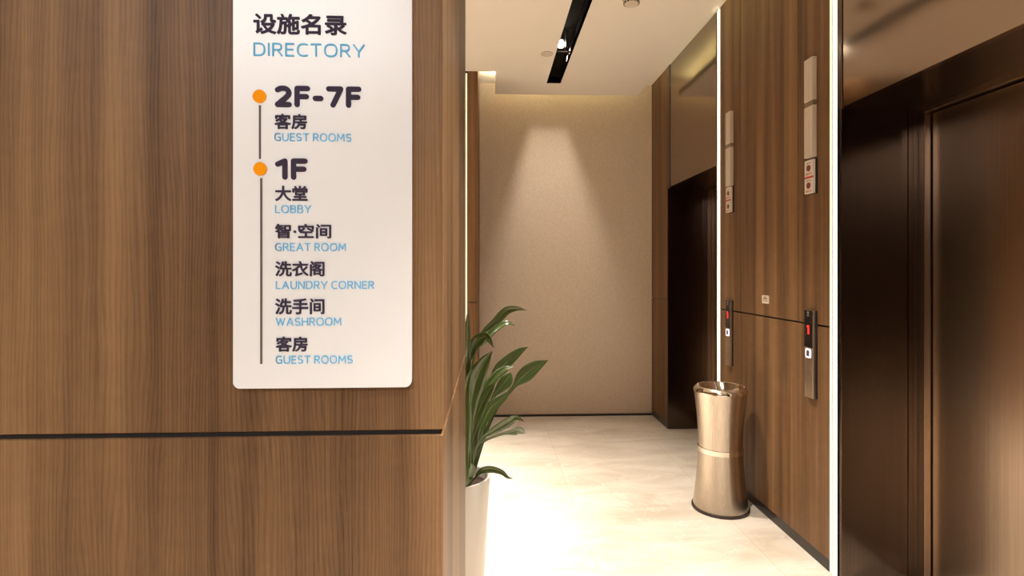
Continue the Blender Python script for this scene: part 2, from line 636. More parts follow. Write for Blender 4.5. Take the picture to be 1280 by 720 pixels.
# right wall: wood piers between the elevators, made of sheets with shadow gaps
E_FAR = (3.552, 4.53)     # opening of the far elevator
E_NEAR = (1.19, 2.27)    # opening of the near elevator
DX = 1.80                # door frame plane
g = 0.0028
bm = bmesh.new()


def sheet(y0, y1, z0, z1):
    box_bm(bm, XR, XR + 0.02, y0, y1, z0, z1, bevel=0.0008, seg=1)


for (y0, y1, seams) in ((2.345, 3.482, (2.59, 3.205)), (4.545, YB, ()), (-3.8, 1.13, (-2.5, -1.2, 0.1))):
    sheet(y0, y1, 0.055, GZ - 0.004)
    ys = [y0] + list(seams) + [y1]
    for a, b_ in zip(ys, ys[1:]):
        sheet(a + (g if a != y0 else 0), b_ - (g if b_ != y1 else 0), GZ + 0.004, UC)
struct('wall_right', bm, M['wood'])
struct('wall_right_core', boxes((XR + 0.012, 2.3, 2.34, 3.485, 0.0, UC), (XR + 0.012, 2.3, 4.542, YB, 0.0, UC), (XR + 0.012, 2.3, -3.8, 1.134, 0.0, UC)), M['groove'])
struct('baseboard_right', boxes((XR + 0.004, XR + 0.012, 2.345, 3.482, 0.0, 0.054), (XR + 0.004, XR + 0.012, 4.545, YB, 0.0, 0.054), (XR + 0.004, XR + 0.012, -3.8, 1.13, 0.0, 0.054)), M['skirting'])


# ------------------------------------------------------------------ elevators
def elevator(label, y0, y1, head_y1):
    HZ = 2.005
    t = thing('elevator', label, 'elevator', (XR, (y0 + y1) / 2, 0))
    c = (y0 + y1) / 2

    def P(name, mat, *specs, bevel=0.001, parent=t):
        sp = [(a - XR, b - XR, y - c, z - c, u, v) for a, b, y, z, u, v in specs]
        return obj(name, boxes(*sp, bevel=bevel), mat, parent)
    P('header_panel', M['bronze'], (XR, XR + 0.02, y0, head_y1, HZ, UC - 0.002), bevel=0.0015)
    P('header_reveal', M['bronze_dark'], (XR + 0.021, DX, y0, y1, HZ, HZ + 0.02))
    P('side_lining', M['bronze_dark'], (XR + 0.002, 1.776, y1, y1 + 0.012, 0, HZ + 0.02), (1.779, DX + 0.10, y1, y1 + 0.012, 0, HZ + 0.02))
    P('side_lining', M['bronze_dark'], (XR + 0.002, 1.776, y0 - 0.012, y0, 0, HZ + 0.02), (1.779, DX + 0.10, y0 - 0.012, y0, 0, HZ + 0.02))
    jw = 0.062
    P('door_frame', M['bronze_frame'], (DX, DX + 0.12, y1 - jw, y1, 0, HZ), (DX, DX + 0.12, y0, y0 + jw, 0, HZ), (DX, DX + 0.12, y0 + jw, y1 - jw, 1.975, HZ))
    m = (y0 + y1) / 2
    P('door_panel', M['bronze_door'], (DX + 0.03, DX + 0.06, m + 0.002, y1 - jw - 0.006, 0.008, 1.968))
    P('door_panel', M['bronze_door'], (DX + 0.03, DX + 0.06, y0 + jw + 0.006, m - 0.002, 0.008, 1.968))
    P('sill', M['bronze_frame'], (DX - 0.01, DX + 0.1, y0 + jw, y1 - jw, 0.0, 0.006))
    P('shaft_lining', M['groove'], (DX + 0.09, DX + 0.13, y0, y1, 0, HZ + 0.02))
    return t


elevator('bronze elevator doorway nearest the camera at the right edge', E_NEAR[0], E_NEAR[1], 2.255)
elevator('dark bronze elevator doorway at the far end behind the waste bin', E_FAR[0], E_FAR[1], 4.455)
# narrow bronze edge profiles beside the openings
struct('trim_4', boxes((XR - 0.001, XR + 0.02, 2.262, 2.291, 2.0, UC), bevel=0.003), M['bronze_dark'])
struct('trim_5', boxes((XR - 0.004, XR + 0.02, 4.465, 4.541, 1.995, UC), (XR + 0.002, XR + 0.02, 4.532, 4.541, 0, 1.995), bevel=0.003), M['bronze_dark'])


# ------------------------------------------------------------------ vertical LED strips
def led_strip(label, y0, y1, group=None):
    t = thing('led_strip_light', label, 'strip light', (XR, (y0 + y1) / 2, 0))
    c = (y0 + y1) / 2
    w = y1 - y0
    obj('channel', boxes((0.0, 0.03, -w / 2, w / 2, 0.0, UC - 0.004)), M['alu'], t)
    obj('diffuser', boxes((-0.004, 0.002, -w / 2 + 0.001, w * 0.0, 0.004, UC - 0.008), bevel=0.001), M['led'], t)
    obj('edge_glow_bar', boxes((-0.003, 0.002, w * 0.27, w / 2 - 0.001, 0.004, UC - 0.008), bevel=0.001), M['led_glow'], t)  # emissive bar standing in for the cream glow on the wood edge
    return t


led_strip('glowing vertical light strip beside the nearest elevator', 2.295, 2.343)
led_strip('glowing vertical light strip rising behind the waste bin', 3.489, 3.529)
t = thing('led_strip_light', 'thin yellowish vertical light strip at far left behind the plant', 'strip light', (-0.177, 4.285, 0))
obj('channel', boxes((-0.010, 0.0095, 0.002, 0.014, 0.0, CH - 0.003)), M['alu'], t)
obj('diffuser', boxes((-0.009, 0.009, -0.002, 0.002, 0.004, CH - 0.004)), M['led_glow'], t)

# cove tapes lying on the edge of the dropped ceiling
t = thing('cove_light', 'hidden warm light tape in the ceiling gap above the elevators', 'cove light', (1.25, 1.0, CH + 0.05))
obj('tape', boxes((-0.01, 0.01, -4.6, 3.70, 0.012, 0.02)), M['led_cove'], t)
obj('channel', boxes((-0.016, 0.016, -4.6, 3.70, 0.0, 0.012)), M['alu'], t)
t = thing('cove_light', 'hidden warm light tape in the ceiling gap at the back wall', 'cove light', (0.65, 4.74, CH + 0.05))
obj('tape', boxes((-0.57, 0.55, -0.01, 0.01, 0.012, 0.02)), M['led_cove'], t)
obj('channel', boxes((-0.57, 0.55, -0.016, 0.016, 0.0, 0.012)), M['alu'], t)
t = thing('cove_light', 'short warm light tape in the ceiling notch at far left', 'cove light', (0.085, 4.45, CH + 0.05))
obj('tape', boxes((-0.01, 0.01, -0.17, 0.22, 0.012, 0.02)), M['led_notch'], t)
obj('channel', boxes((-0.016, 0.016, -0.17, 0.22, 0.0, 0.012)), M['alu'], t)

# ------------------------------------------------------------------ stroke lettering for the latin lines
def sup(cx, cy, rx, ry, a0, a1, n=18, ex=2.5):
    out = []
    for k in range(n + 1):
        a = math.radians(a0 + (a1 - a0) * k / n)
        c, s = math.cos(a), math.sin(a)
        out.append((cx + rx * math.copysign(abs(c) ** (2 / ex), c), cy + ry * math.copysign(abs(s) ** (2 / ex), s)))
    return out


GLYPHS = {
    'A': (0.74, [[(0, 0), (0.37, 1), (0.74, 0)], [(0.12, 0.32), (0.62, 0.32)]]),
    'B': (0.58, [[(0, 0.53), (0, 1)] + sup(0.30, 0.765, 0.25, 0.235, 90, -90, 12) + [(0, 0.53)], [(0, 0.53)] + sup(0.31, 0.265, 0.27, 0.265, 90, -90, 12) + [(0, 0), (0, 0.53)]]),
    'C': (0.62, [sup(0.40, 0.5, 0.40, 0.5, 62, 298, 22)]),
    'D': (0.68, [[(0, 0), (0, 1)] + sup(0.26, 0.5, 0.42, 0.5, 90, -90, 20) + [(0, 0)]]),
    'E': (0.50, [[(0.50, 1), (0, 1), (0, 0), (0.50, 0)], [(0, 0.52), (0.44, 0.52)]]),
    'F': (0.48, [[(0.48, 1), (0, 1), (0, 0)], [(0, 0.50), (0.43, 0.50)]]),
    'G': (0.68, [sup(0.40, 0.5, 0.40, 0.5, 60, 300, 22) + [(0.66, 0.09), (0.66, 0.48), (0.42, 0.48)]]),
    'H': (0.66, [[(0, 0), (0, 1)], [(0.66, 0), (0.66, 1)], [(0, 0.52), (0.66, 0.52)]]),
    'I': (0.0, [[(0, 0), (0, 1)]]),
    'L': (0.47, [[(0, 1), (0, 0), (0.47, 0)]]),
    'M': (0.82, [[(0, 0), (0.05, 1), (0.41, 0.30), (0.77, 1), (0.82, 0)]]),
    'N': (0.66, [[(0, 0), (0, 1), (0.66, 0), (0.66, 1)]]),
    'O': (0.78, [sup(0.39, 0.5, 0.39, 0.5, 90, 450, 32)]),
    'R': (0.58, [[(0, 0), (0, 1)] + sup(0.28, 0.74, 0.27, 0.26, 90, -90, 14) + [(0, 0.48)], [(0.28, 0.48), (0.58, 0)]]),
    'S': (0.56, [sup(0.29, 0.745, 0.28, 0.255, 48, 262, 16, 2.3) + sup(0.28, 0.255, 0.28, 0.245, 82, -140, 16, 2.3)]),
    'T': (0.62, [[(0, 1), (0.62, 1)], [(0.31, 1), (0.31, 0)]]),
    'U': (0.66, [[(0, 1)] + sup(0.33, 0.36, 0.33, 0.36, 180, 360, 16) + [(0.66, 1)]]),
    'W': (1.02, [[(0, 1), (0.26, 0), (0.51, 0.92), (0.76, 0), (1.02, 1)]]),
    'Y': (0.68, [[(0, 1), (0.34, 0.42), (0.68, 1)], [(0.34, 0.42), (0.34, 0)]]),
    '1': (0.30, [[(0.0, 0.80), (0.30, 1.0), (0.30, 0.0)]]),
    '2': (0.56, [[(0.02, 0.90)] + sup(0.26, 0.72, 0.28, 0.28, 115, -30, 12, 2.2) + [(0.40, 0.42), (0.02, 0.0), (0.56, 0.0)]]),
    '7': (0.56, [[(0.0, 1.0), (0.56, 1.0), (0.20, 0.0)]]),
    '-': (0.26, [[(0.0, 0.40), (0.26, 0.40)]]),
}


def stroke_text(name, body, x0, x1, z0, z1, mat, parent, thick, depth=0.0012, y=0.0, gap=0.2):
    h = (z1 - z0)
    core = h * (1 - thick)
    t2 = h * thick / 2
    lines, x = [], 0.0
    for ch in body:
        if ch == ' ':
            x += 0.32
            continue
        w, polys = GLYPHS[ch]
        for pl in polys:
            lines.append([(x + px_, pz_) for px_, pz_ in pl])
        x += w + gap + thick
    total = max(q[0] for l in lines for q in l)
    sx_ = (x1 - x0 - 2 * t2) / total
    bm_ = bmesh.new()

    count = [0]

    def prism(pts):
        count[0] += 1
        lift = (count[0] % 13) * 4e-6
        f_ = [bm_.verts.new((a_, y - depth - lift, c_)) for a_, c_ in pts]
        b_ = [bm_.verts.new((a_, y + 0.0004, c_)) for a_, c_ in pts]
        bm_.faces.new(f_)
        bm_.faces.new(list(reversed(b_)))
        for k in range(len(pts)):
            bm_.faces.new((f_[k], b_[k], b_[(k + 1) % len(pts)], f_[(k + 1) % len(pts)]))
    for l in lines:
        q = [Vector((x0 + t2 + a_ * sx_, z0 + t2 + c_ * core)) for a_, c_ in l]
        for a_, b_ in zip(q, q[1:]):
            d = b_ - a_
            if d.length < 1e-7:
                continue
            nn = Vector((-d.y, d.x)).normalized() * t2
            prism([tuple(a_ - nn), tuple(b_ - nn), tuple(b_ + nn), tuple(a_ + nn)])
        for a_ in q:
            prism([(a_.x + t2 * math.cos(2 * PI * k / 12), a_.y + t2 * math.sin(2 * PI * k / 12)) for k in range(12)])
    bmesh.ops.recalc_face_normals(bm_, faces=bm_.faces[:])
    return obj(name, bm_, mat, parent)


# ------------------------------------------------------------------ directory sign
t = thing('directory_sign', 'white bilingual directory sign on the wood wall at left', 'sign', (0, BY, 0))
SF = -0.008
obj('board', rounded_rect(-0.382, -0.117, 1.143, 1.80, 0.010, SF, -0.0002), M['acrylic'], t)
BOLD, THIN = 0.024, 0.115
ROWS = [
    ('heading_text', '设施名录', -0.352, -0.214, 1.674, 1.705, 'ink', BOLD),
    ('heading_text', 'DIRECTORY', -0.352, -0.187, 1.641, 1.661, 'ink_blue', THIN),
    ('floor_number', '2F-7F', -0.321, -0.192, 1.565, 1.597, 'ink', 0.24),
    ('chinese_text', '客房', -0.321, -0.273, 1.532, 1.555, 'ink', BOLD),
    ('english_text', 'GUEST ROOMS', -0.321, -0.207, 1.514, 1.526, 'ink_blue', THIN),
    ('floor_number', '1F', -0.320, -0.272, 1.456, 1.488, 'ink', 0.24),
    ('chinese_text', '大堂', -0.320, -0.272, 1.424, 1.447, 'ink', BOLD),
    ('english_text', 'LOBBY', -0.320, -0.267, 1.406, 1.418, 'ink_blue', THIN),
    ('chinese_text', '智·空间', -0.320, -0.237, 1.368, 1.390, 'ink', BOLD),
    ('english_text', 'GREAT ROOM', -0.320, -0.215, 1.349, 1.361, 'ink_blue', THIN),
    ('chinese_text', '洗衣阁', -0.320, -0.247, 1.311, 1.334, 'ink', BOLD),
    ('english_text', 'LAUNDRY CORNER', -0.319, -0.173, 1.292, 1.304, 'ink_blue', THIN),
    ('chinese_text', '洗手间', -0.320, -0.247, 1.254, 1.278, 'ink', BOLD),
    ('english_text', 'WASHROOM', -0.319, -0.222, 1.237, 1.249, 'ink_blue', THIN),
    ('chinese_text', '客房', -0.319, -0.272, 1.198, 1.221, 'ink', BOLD),
    ('english_text', 'GUEST ROOMS', -0.319, -0.205, 1.180, 1.192, 'ink_blue', THIN),
]
for (nm, body, x0, x1, z0, z1, mt, wgt) in ROWS:
    if body.isascii():
        stroke_text(nm, body, x0, x1, z0, z1, M[mt], t, wgt, y=SF, gap=0.12 if nm == 'floor_number' else 0.16)
    else:
        text_mesh(nm, body, x0, x1, z0, z1, M[mt], t, wgt, y=SF)
obj('orange_dot', disc_y(-0.343, 1.5805, 0.0099, SF - 0.0015, SF + 0.0005), M['orange'], t)
obj('orange_dot', disc_y(-0.342, 1.472, 0.0099, SF - 0.0015, SF + 0.0005), M['orange'], t)
obj('grey_line', boxes((-0.3437, -0.3411, SF - 0.0012, SF + 0.0005, 1.487, 1.567)), M['grey_line'], t)
obj('grey_line', boxes((-0.3418, -0.3390, SF - 0.0012, SF + 0.0005, 1.180, 1.458)), M['grey_line'], t)


# ------------------------------------------------------------------ wall fittings on the pier (local frame: x along the wall to the right, -y out of the wall)
def wall_thing(name, label, cat, y, z, group=None):
    # rotated so that local -y points to world -x and local x to world -y
    return thing(name, label, cat, (XR, y, z), (0, 0, -PI / 2), group)


def call_panel():
    t = wall_thing('elevator_call_panel', 'slim metal elevator call panel showing a red 1, nearest the camera', 'call panel', 2.475, 0.736)
    W, D, H = 0.067, 0.018, 0.402
    obj('shadow_backing', boxes((-W / 2 + 0.003, W / 2 + 0.006, -0.007, 0.0, 0.002, H - 0.002)), M['groove'], t)  # dark backing juts out sideways to draw the panel's shadow line
    obj('body', boxes((-W / 2, W / 2, -D, -0.005, 0.0, H), bevel=0.0012), M['steel_panel'], t)
    f = -D
    cx = -0.002
    obj('display', boxes((-W / 2 + 0.001, W / 2 - 0.0015, f - 0.0012, f + 0.002, 0.231, H - 0.001)), M['black_glass'], t)
    obj('digit', boxes((cx - 0.001, cx + 0.008, f - 0.0022, f - 0.0011, 0.291, 0.331), (cx - 0.008, cx - 0.001, f - 0.0022, f - 0.0011, 0.322, 0.331)), M['digit'], t)
    e = obj('emblem', rounded_rect(cx - 0.006, cx + 0.006, 0.381, 0.395, 0.0055, f - 0.0018, f - 0.001), M['emblem'], t)
    obj('emblem_centre', rounded_rect(cx - 0.0028, cx + 0.0028, 0.3835, 0.3925, 0.0026, f - 0.0021, f - 0.001), M['black_glass'], e)
    obj('caption', boxes((cx - 0.011, cx + 0.011, f - 0.0017, f - 0.001, 0.3745, 0.3765)), M['emblem'], t)
    b = obj('call_button', rounded_rect(cx - 0.019, cx + 0.019, 0.183, 0.224, 0.006, f - 0.002, f + 0.001), M['button_ring'], t)
    obj('button_face', rounded_rect(cx - 0.0125, cx + 0.0125, 0.1895, 0.2175, 0.004, f - 0.003, f + 0.001), M['button'], b)
    obj('seam', boxes((-W / 2 - 0.0003, W / 2 + 0.0003, f - 0.0005, -0.006, 0.1305, 0.1325)), M['alu'], t)
    obj('engraving', boxes((cx - 0.010, cx - 0.007, f - 0.0006, f + 0.001, 0.074, 0.102), (cx + 0.001, cx + 0.004, f - 0.0006, f + 0.001, 0.074, 0.102),
                           (cx + 0.004, cx + 0.011, f - 0.0006, f + 0.001, 0.088, 0.091)), M['alu'], t)
    return t


p0 = call_panel()
p1 = copy_tree(p0)
p1.location = (XR, 3.333, 0.735)
p1['label'] = 'slim metal elevator call panel above the waste bin, farther one'
for p in (p0, p1):
    p['group'] = 'elevator call panels'


def lantern():
    t = wall_thing('hall_lantern', 'tall frosted elevator arrival lantern high on the pier, nearest the camera', 'lantern', 2.475, 1.838)
    W, D, H = 0.066, 0.021, 0.454

    def bar(z0, z1, ribs=True):
        bm_ = boxes((-W / 2, W / 2, -D + 0.003, 0.0, z0, z1, 0.001))
        if ribs:
            for xa, xb in ((-W / 2 + 0.001, -0.014), (-0.012, 0.010), (0.012, W / 2 - 0.001)):
                box_bm(bm_, xa, xb, -D, -D + 0.004, z0 + 0.001, z1 - 0.001, 0.001)
        return bm_
    obj('lens', bar(0.0, 0.234), M['frosted'], t)
    obj('lens', bar(0.258, H), M['frosted'], t)
    obj('middle_band', bar(0.2345, 0.2575, False), M['band'], t)
    return t


l0 = lantern()
l1 = copy_tree(l0)
l1.location = (XR, 3.327, 1.837)
l1['label'] = 'tall frosted elevator arrival lantern beside the far light strip'
for l in (l0, l1):
    l['group'] = 'elevator arrival lanterns'


def fire_switch():
    t = wall_thing('fire_switch_box', 'white box with two dark red covers under the nearest lantern', 'fire switch', 2.475, 1.673)
    W, D, H = 0.066, 0.018, 0.153
    obj('shadow_backing', boxes((-W / 2 + 0.004, W / 2 + 0.007, -0.006, 0.0, -0.003, H + 0.001)), M['groove'], t)  # dark backing juts out to draw the shadow beside the housing
    obj('housing', boxes((-W / 2, W / 2, -D, -0.005, 0.0, H), bevel=0.0012), M['white_plastic'], t)
    f = -D
    cx = 0.001
    obj('red_band', boxes((-W / 2 - 0.0004, W / 2 + 0.0004, f - 0.001, f + 0.002, 0.069, 0.078)), M['red'], t)
    for z in (0.036, 0.116):
        obj('round_cover', rounded_rect(cx - 0.0145, cx + 0.0145, z - 0.0145, z + 0.0145, 0.0144, f - 0.003, f + 0.001), M['dark_red'], t)
        obj('print', boxes((cx - 0.017, cx - 0.008, f - 0.0006, f + 0.001, z + 0.021, z + 0.025), (cx - 0.004, cx + 0.004, f - 0.0006, f + 0.001, z + 0.0215, z + 0.0245),
                           (cx + 0.009, cx + 0.016, f - 0.0006, f + 0.001, z + 0.021, z + 0.025)), M['brown_ink'], t)
        text_mesh('print', '消防开关', cx - 0.024, cx + 0.024, z - 0.031, z - 0.020, M['red_ink'], t, 0.0, 0.0006, f)
    return t


f0 = fire_switch()
f1 = copy_tree(f0)
f1.location = (XR, 3.327, 1.676)
f1['label'] = 'white box with two dark red covers beside the far light strip'
for f_ in (f0, f1):
    f_['group'] = 'fire switch boxes'

t = wall_thing('notice_plate', 'small pale printed notice plate between the two call panels', 'plate', 2.90, 1.142)
obj('plate', rounded_rect(-0.036, 0.036, 0.0, 0.044, 0.005, -0.004, 0.0), M['plate'], t)
obj('print', boxes((-0.014, 0.012, -0.0046, -0.003, 0.0335, 0.0375), (-0.022, 0.022, -0.0046, -0.003, 0.024, 0.030)), M['brown_ink'], t)
obj('print', boxes((-0.022, 0.022, -0.0046, -0.003, 0.012, 0.020)), M['tan_ink'], t)

# ------------------------------------------------------------------ waste bin
t = thing('waste_bin', 'waisted champagne steel waste bin on the marble floor', 'waste bin', (1.287, 3.02, 0))
prof = [(0.152, 0.0), (0.153, 0.003), (0.153, 0.015), (0.149, 0.017)]
o = obj('base_ring', lathe(prof, cap_bottom=True), M['rubber'], t)
auto_smooth(o)


def waist(z):
    # radius of the concave body
    a = (z - 0.345) / 0.345
    return 0.1175 + 0.0305 * abs(a) ** 1.75 + (0.001 if z < 0.345 else -0.001)


lo = [(waist(0.017 + (0.318 - 0.017) * k / 24), 0.017 + (0.318 - 0.017) * k / 24) for k in range(25)]
o = obj('lower_body', lathe(lo, seg=96), M['steel'], t)
auto_smooth(o)
up = [(waist(0.345 + (0.648 - 0.345) * k / 24), 0.345 + (0.648 - 0.345) * k / 24) for k in range(25)]
o = obj('upper_body', lathe(up, seg=96), M['steel'], t)
auto_smooth(o)
r0 = waist(0.33)
o = obj('middle_band', lathe([(r0 - 0.004, 0.3175), (r0 + 0.002, 0.3185), (r0 + 0.002, 0.3442), (r0 - 0.004, 0.3455)], seg=96), M['steel_bright'], t)
auto_smooth(o)
rt = waist(0.648)
o = obj('rim', lathe([(rt - 0.002, 0.646), (rt + 0.0015, 0.649), (rt + 0.002, 0.657), (rt - 0.001, 0.664), (rt - 0.010, 0.676), (rt - 0.016, 0.679), (rt - 0.020, 0.677), (rt - 0.030, 0.662), (rt - 0.045, 0.640), (rt - 0.050, 0.600)],
                     seg=96, centers=[(0, 0)] * 6 + [(0.001, 0.0), (0.008, 0.004), (0.014, 0.008), (0.014, 0.008)]), M['steel_bright'], t)
auto_smooth(o)
o = obj('inner_bucket', lathe([(rt - 0.051, 0.603), (rt - 0.056, 0.25), (0.02, 0.248)], seg=64, centers=[(0.014, 0.008), (0.0, 0.0), (0, 0)], cap_top=True), M['bin_inside'], t)
auto_smooth(o)

# ------------------------------------------------------------------ potted plant
PX, PY = -0.135, 2.14
t = thing('potted_plant', 'green broad-leaved plant in a tall white pot behind the wood corner', 'plant', (PX, PY, 0))
o = obj('pot', lathe([(0.108, 0.0), (0.112, 0.004), (0.1225, 0.20), (0.133, 0.40), (0.1405, 0.525), (0.1395, 0.531), (0.134, 0.532), (0.129, 0.527), (0.126, 0.49), (0.02, 0.489)], seg=80, cap_bottom=True), M['pot'], t)
auto_smooth(o)
o = obj('soil', lathe([(0.1262, 0.494), (0.09, 0.503), (0.05, 0.508), (0.01, 0.510)], seg=40, cap_top=True), M['soil'], t)
auto_smooth(o)


def catmull(pts, n):
    P = [Vector(p) for p in pts]
    P = [P[0] * 2 - P[1]] + P + [P[-1] * 2 - P[-2]]
    out = []
    segs = len(P) - 3
    for i in range(n + 1):
        s = i / n * segs
        k = min(int(s), segs - 1)
        u = s - k
        p0_, p1_, p2_, p3_ = P[k:k + 4]
        out.append(0.5 * ((2 * p1_) + (-p0_ + p2_) * u + (2 * p0_ - 5 * p1_ + 4 * p2_ - p3_) * u * u + (-p0_ + 3 * p1_ - 3 * p2_ + p3_) * u ** 3))
    return out


def leaf(pts, hw, face=(0, -1, 0.25), twist=0.0, fold=0.35, start=0.3, peak=0.62, n=36):
    """long lance-shaped leaf: stalk up to `start`, widest at `peak`, folded along the midrib"""
    line = catmull(pts, n)
    bm_ = bmesh.new()
    uvl = bm_.loops.layers.uv.new('UVMap')
    rows = []
    fv = Vector(face).normalized()
    for i, p in enumerate(line):
        s = i / n
        tg = (line[min(i + 1, n)] - line[max(i - 1, 0)]).normalized()
        nrm = (fv - tg * fv.dot(tg))
        if nrm.length < 0.2:
            nrm = Vector((0.3, -0.3, 0.9)) - tg * Vector((0.3, -0.3, 0.9)).dot(tg)
        nrm.normalize()
        side = tg.cross(nrm).normalized()
        rot = Matrix.Rotation(twist * (0.4 + 0.6 * s), 3, tg)
        nrm, side = rot @ nrm, rot @ side
        stalk = 0.16
        if s <= start:
            w = stalk + 0.10 * s / start
        elif s <= peak:
            a = (s - start) / (peak - start)
            w = 0.26 + 0.74 * (3 * a * a - 2 * a ** 3)
        else:
            a = (s - peak) / (1 - peak)
            w = max(0.02, (1 - a ** 1.55))
        w *= hw * 1.3
        row = []
        for q in (-1, -0.5, 0, 0.5, 1):
            row.append((bm_.verts.new(p + side * w * q + nrm * (fold * w * abs(q) + 0.12 * w * (1 - q * q) * 0)), (0.5 + q / 2, s)))
        rows.append(row)
    for a, b in zip(rows, rows[1:]):
        for k in range(4):
            vs = (a[k], a[k + 1], b[k + 1], b[k])
            fc = bm_.faces.new([v[0] for v in vs])
            for lp, v in zip(fc.loops, vs):
                lp[uvl].uv = v[1]
    bmesh.ops.recalc_face_normals(bm_, faces=bm_.faces[:])
    return bm_


LEAVES = [
    (0.0140, [(-0.065, 2.15, 0.63), (-0.078, 2.15, 0.879), (-0.072, 2.174, 0.984), (-0.027, 2.186, 1.07), (0.024, 2.198, 1.115), (0.067, 2.21, 1.157), (0.11, 2.222, 1.167), (0.154, 2.234, 1.159)]),
    (0.0128, [(-0.054, 2.2, 0.614), (-0.073, 2.2, 0.836), (-0.056, 2.224, 0.985), (-0.016, 2.236, 1.035), (0.025, 2.248, 1.079), (0.072, 2.26, 1.104), (0.109, 2.272, 1.093)]),
    (0.0167, [(-0.076, 2.1, 0.646), (-0.091, 2.1, 0.859), (-0.081, 2.076, 0.969), (-0.052, 2.064, 1.045), (-0.018, 2.052, 1.073), (0.0, 2.04, 1.066), (0.018, 2.028, 1.035)]),
    (0.0134, [(-0.074, 2.05, 0.632), (-0.083, 2.05, 0.899), (-0.082, 2.026, 1.015), (-0.079, 2.014, 1.11), (-0.074, 2.002, 1.188)]),
    (0.0267, [(-0.065, 2.05, 0.603), (-0.068, 2.05, 0.751), (-0.061, 2.026, 0.857), (-0.041, 2.014, 0.938), (-0.012, 2.002, 0.993), (0.014, 1.99, 1.03)]),
    (0.0207, [(-0.067, 2.2, 0.55), (-0.041, 2.2, 0.709), (0.0, 2.224, 0.847), (0.029, 2.236, 0.899), (0.068, 2.248, 0.942), (0.121, 2.26, 0.985), (0.163, 2.272, 1.005)]),
    (0.0239, [(-0.06, 2.2, 0.518), (-0.016, 2.2, 0.661), (0.035, 2.224, 0.772), (0.094, 2.236, 0.84), (0.13, 2.248, 0.879), (0.187, 2.26, 0.923), (0.246, 2.272, 0.949)]),
    (0.0154, [(-0.067, 2.12, 0.563), (-0.046, 2.12, 0.731), (-0.022, 2.144, 0.827), (0.006, 2.156, 0.877), (0.053, 2.168, 0.927), (0.104, 2.18, 0.94)]),
    (0.0212, [(-0.055, 2.25, 0.532), (-0.023, 2.25, 0.662), (0.013, 2.274, 0.786), (0.046, 2.286, 0.833), (0.077, 2.298, 0.867), (0.094, 2.31, 0.893)]),
    (0.0155, [(-0.07, 2.1, 0.524), (-0.058, 2.1, 0.609), (-0.033, 2.076, 0.683), (0.015, 2.064, 0.722), (0.068, 2.052, 0.758), (0.101, 2.04, 0.778), (0.132, 2.028, 0.763)]),
    (0.0190, [(-0.068, 2.15, 0.505), (-0.053, 2.15, 0.605), (-0.022, 2.174, 0.647), (0.041, 2.186, 0.671), (0.092, 2.198, 0.679), (0.119, 2.21, 0.682), (0.147, 2.222, 0.662)]),
    (0.0122, [(-0.07, 2.1, 0.515), (-0.055, 2.1, 0.533), (-0.027, 2.076, 0.569), (0.009, 2.064, 0.58), (0.048, 2.052, 0.573), (0.071, 2.04, 0.557), (0.09, 2.028, 0.555)]),
    (0.0132, [(-0.073, 2.02, 0.546), (-0.067, 2.02, 0.569), (-0.061, 1.996, 0.607), (-0.066, 1.984, 0.631)]),
    (0.0217, [(-0.081, 2.0, 0.563), (-0.087, 2.0, 0.678), (-0.088, 1.976, 0.8), (-0.082, 1.964, 0.903), (-0.059, 1.952, 0.976)]),
    (0.0180, [(-0.066, 2.18, 0.526), (-0.035, 2.18, 0.683), (0.003, 2.204, 0.765), (0.035, 2.216, 0.793), (0.068, 2.228, 0.816), (0.092, 2.235, 0.838)]),
    (0.0166, [(-0.075, 2.08, 0.562), (-0.063, 2.08, 0.697), (-0.033, 2.056, 0.808), (0.003, 2.044, 0.876), (0.026, 2.032, 0.908)]),
]
random.seed(4)
SP = [(.42, .7), (.42, .7), (.35, .6), (.2, .55), (.28, .62), (.42, .66), (.58, .78), (.4, .65), (.5, .78), (.42, .7), (.5, .84), (.15, .45), (.2, .6), (.2, .6), (.25, .52), (.3, .62)]
TW = [0.5, -0.5, 0.2, 0.3, 0.1, 0.25, 0.15, -0.4, 0.3, 0.7, 0.9, 0.8, 0.2, 0.1, 0.2, -0.2]
for i, (hw, pts) in enumerate(LEAVES):
    base = (PX + (pts[0][0] - PX) * 0.75, PY + (pts[0][1] - PY) * 0.55, 0.49)
    pts = [base] + [p for p in pts if p[2] > 0.515]
    loc = [(x - PX, y - PY, z) for x, y, z in pts]
    o = obj('leaf', leaf(loc, hw, twist=TW[i], start=SP[i][0], peak=SP[i][1]), M['leaf'], t, smooth=True)
    sm = o.modifiers.new('thickness', 'SOLIDIFY')
    sm.thickness = 0.0009
# the half of the plant that leans away into the side passage
for i in range(9):
    a = PI * 0.62 + i * 0.19
    h = 0.85 + 0.33 * random.random()
    rr = 0.14 + 0.16 * random.random()
    pts = [(0.05 * math.cos(a), 0.05 * math.sin(a), 0.49), (0.07 * math.cos(a), 0.07 * math.sin(a), 0.65), (0.5 * rr * math.cos(a), 0.5 * rr * math.sin(a), 0.5 + (h - 0.5) * 0.7),
           (rr * math.cos(a), rr * math.sin(a), h), (1.35 * rr * math.cos(a), 1.35 * rr * math.sin(a), h + 0.01)]
    o = obj('leaf', leaf(pts, 0.018, face=(0.3, -0.3, 0.9), twist=random.uniform(-0.3, 0.3)), M['leaf'], t, smooth=True)
    sm = o.modifiers.new('thickness', 'SOLIDIFY')
    sm.thickness = 0.0009

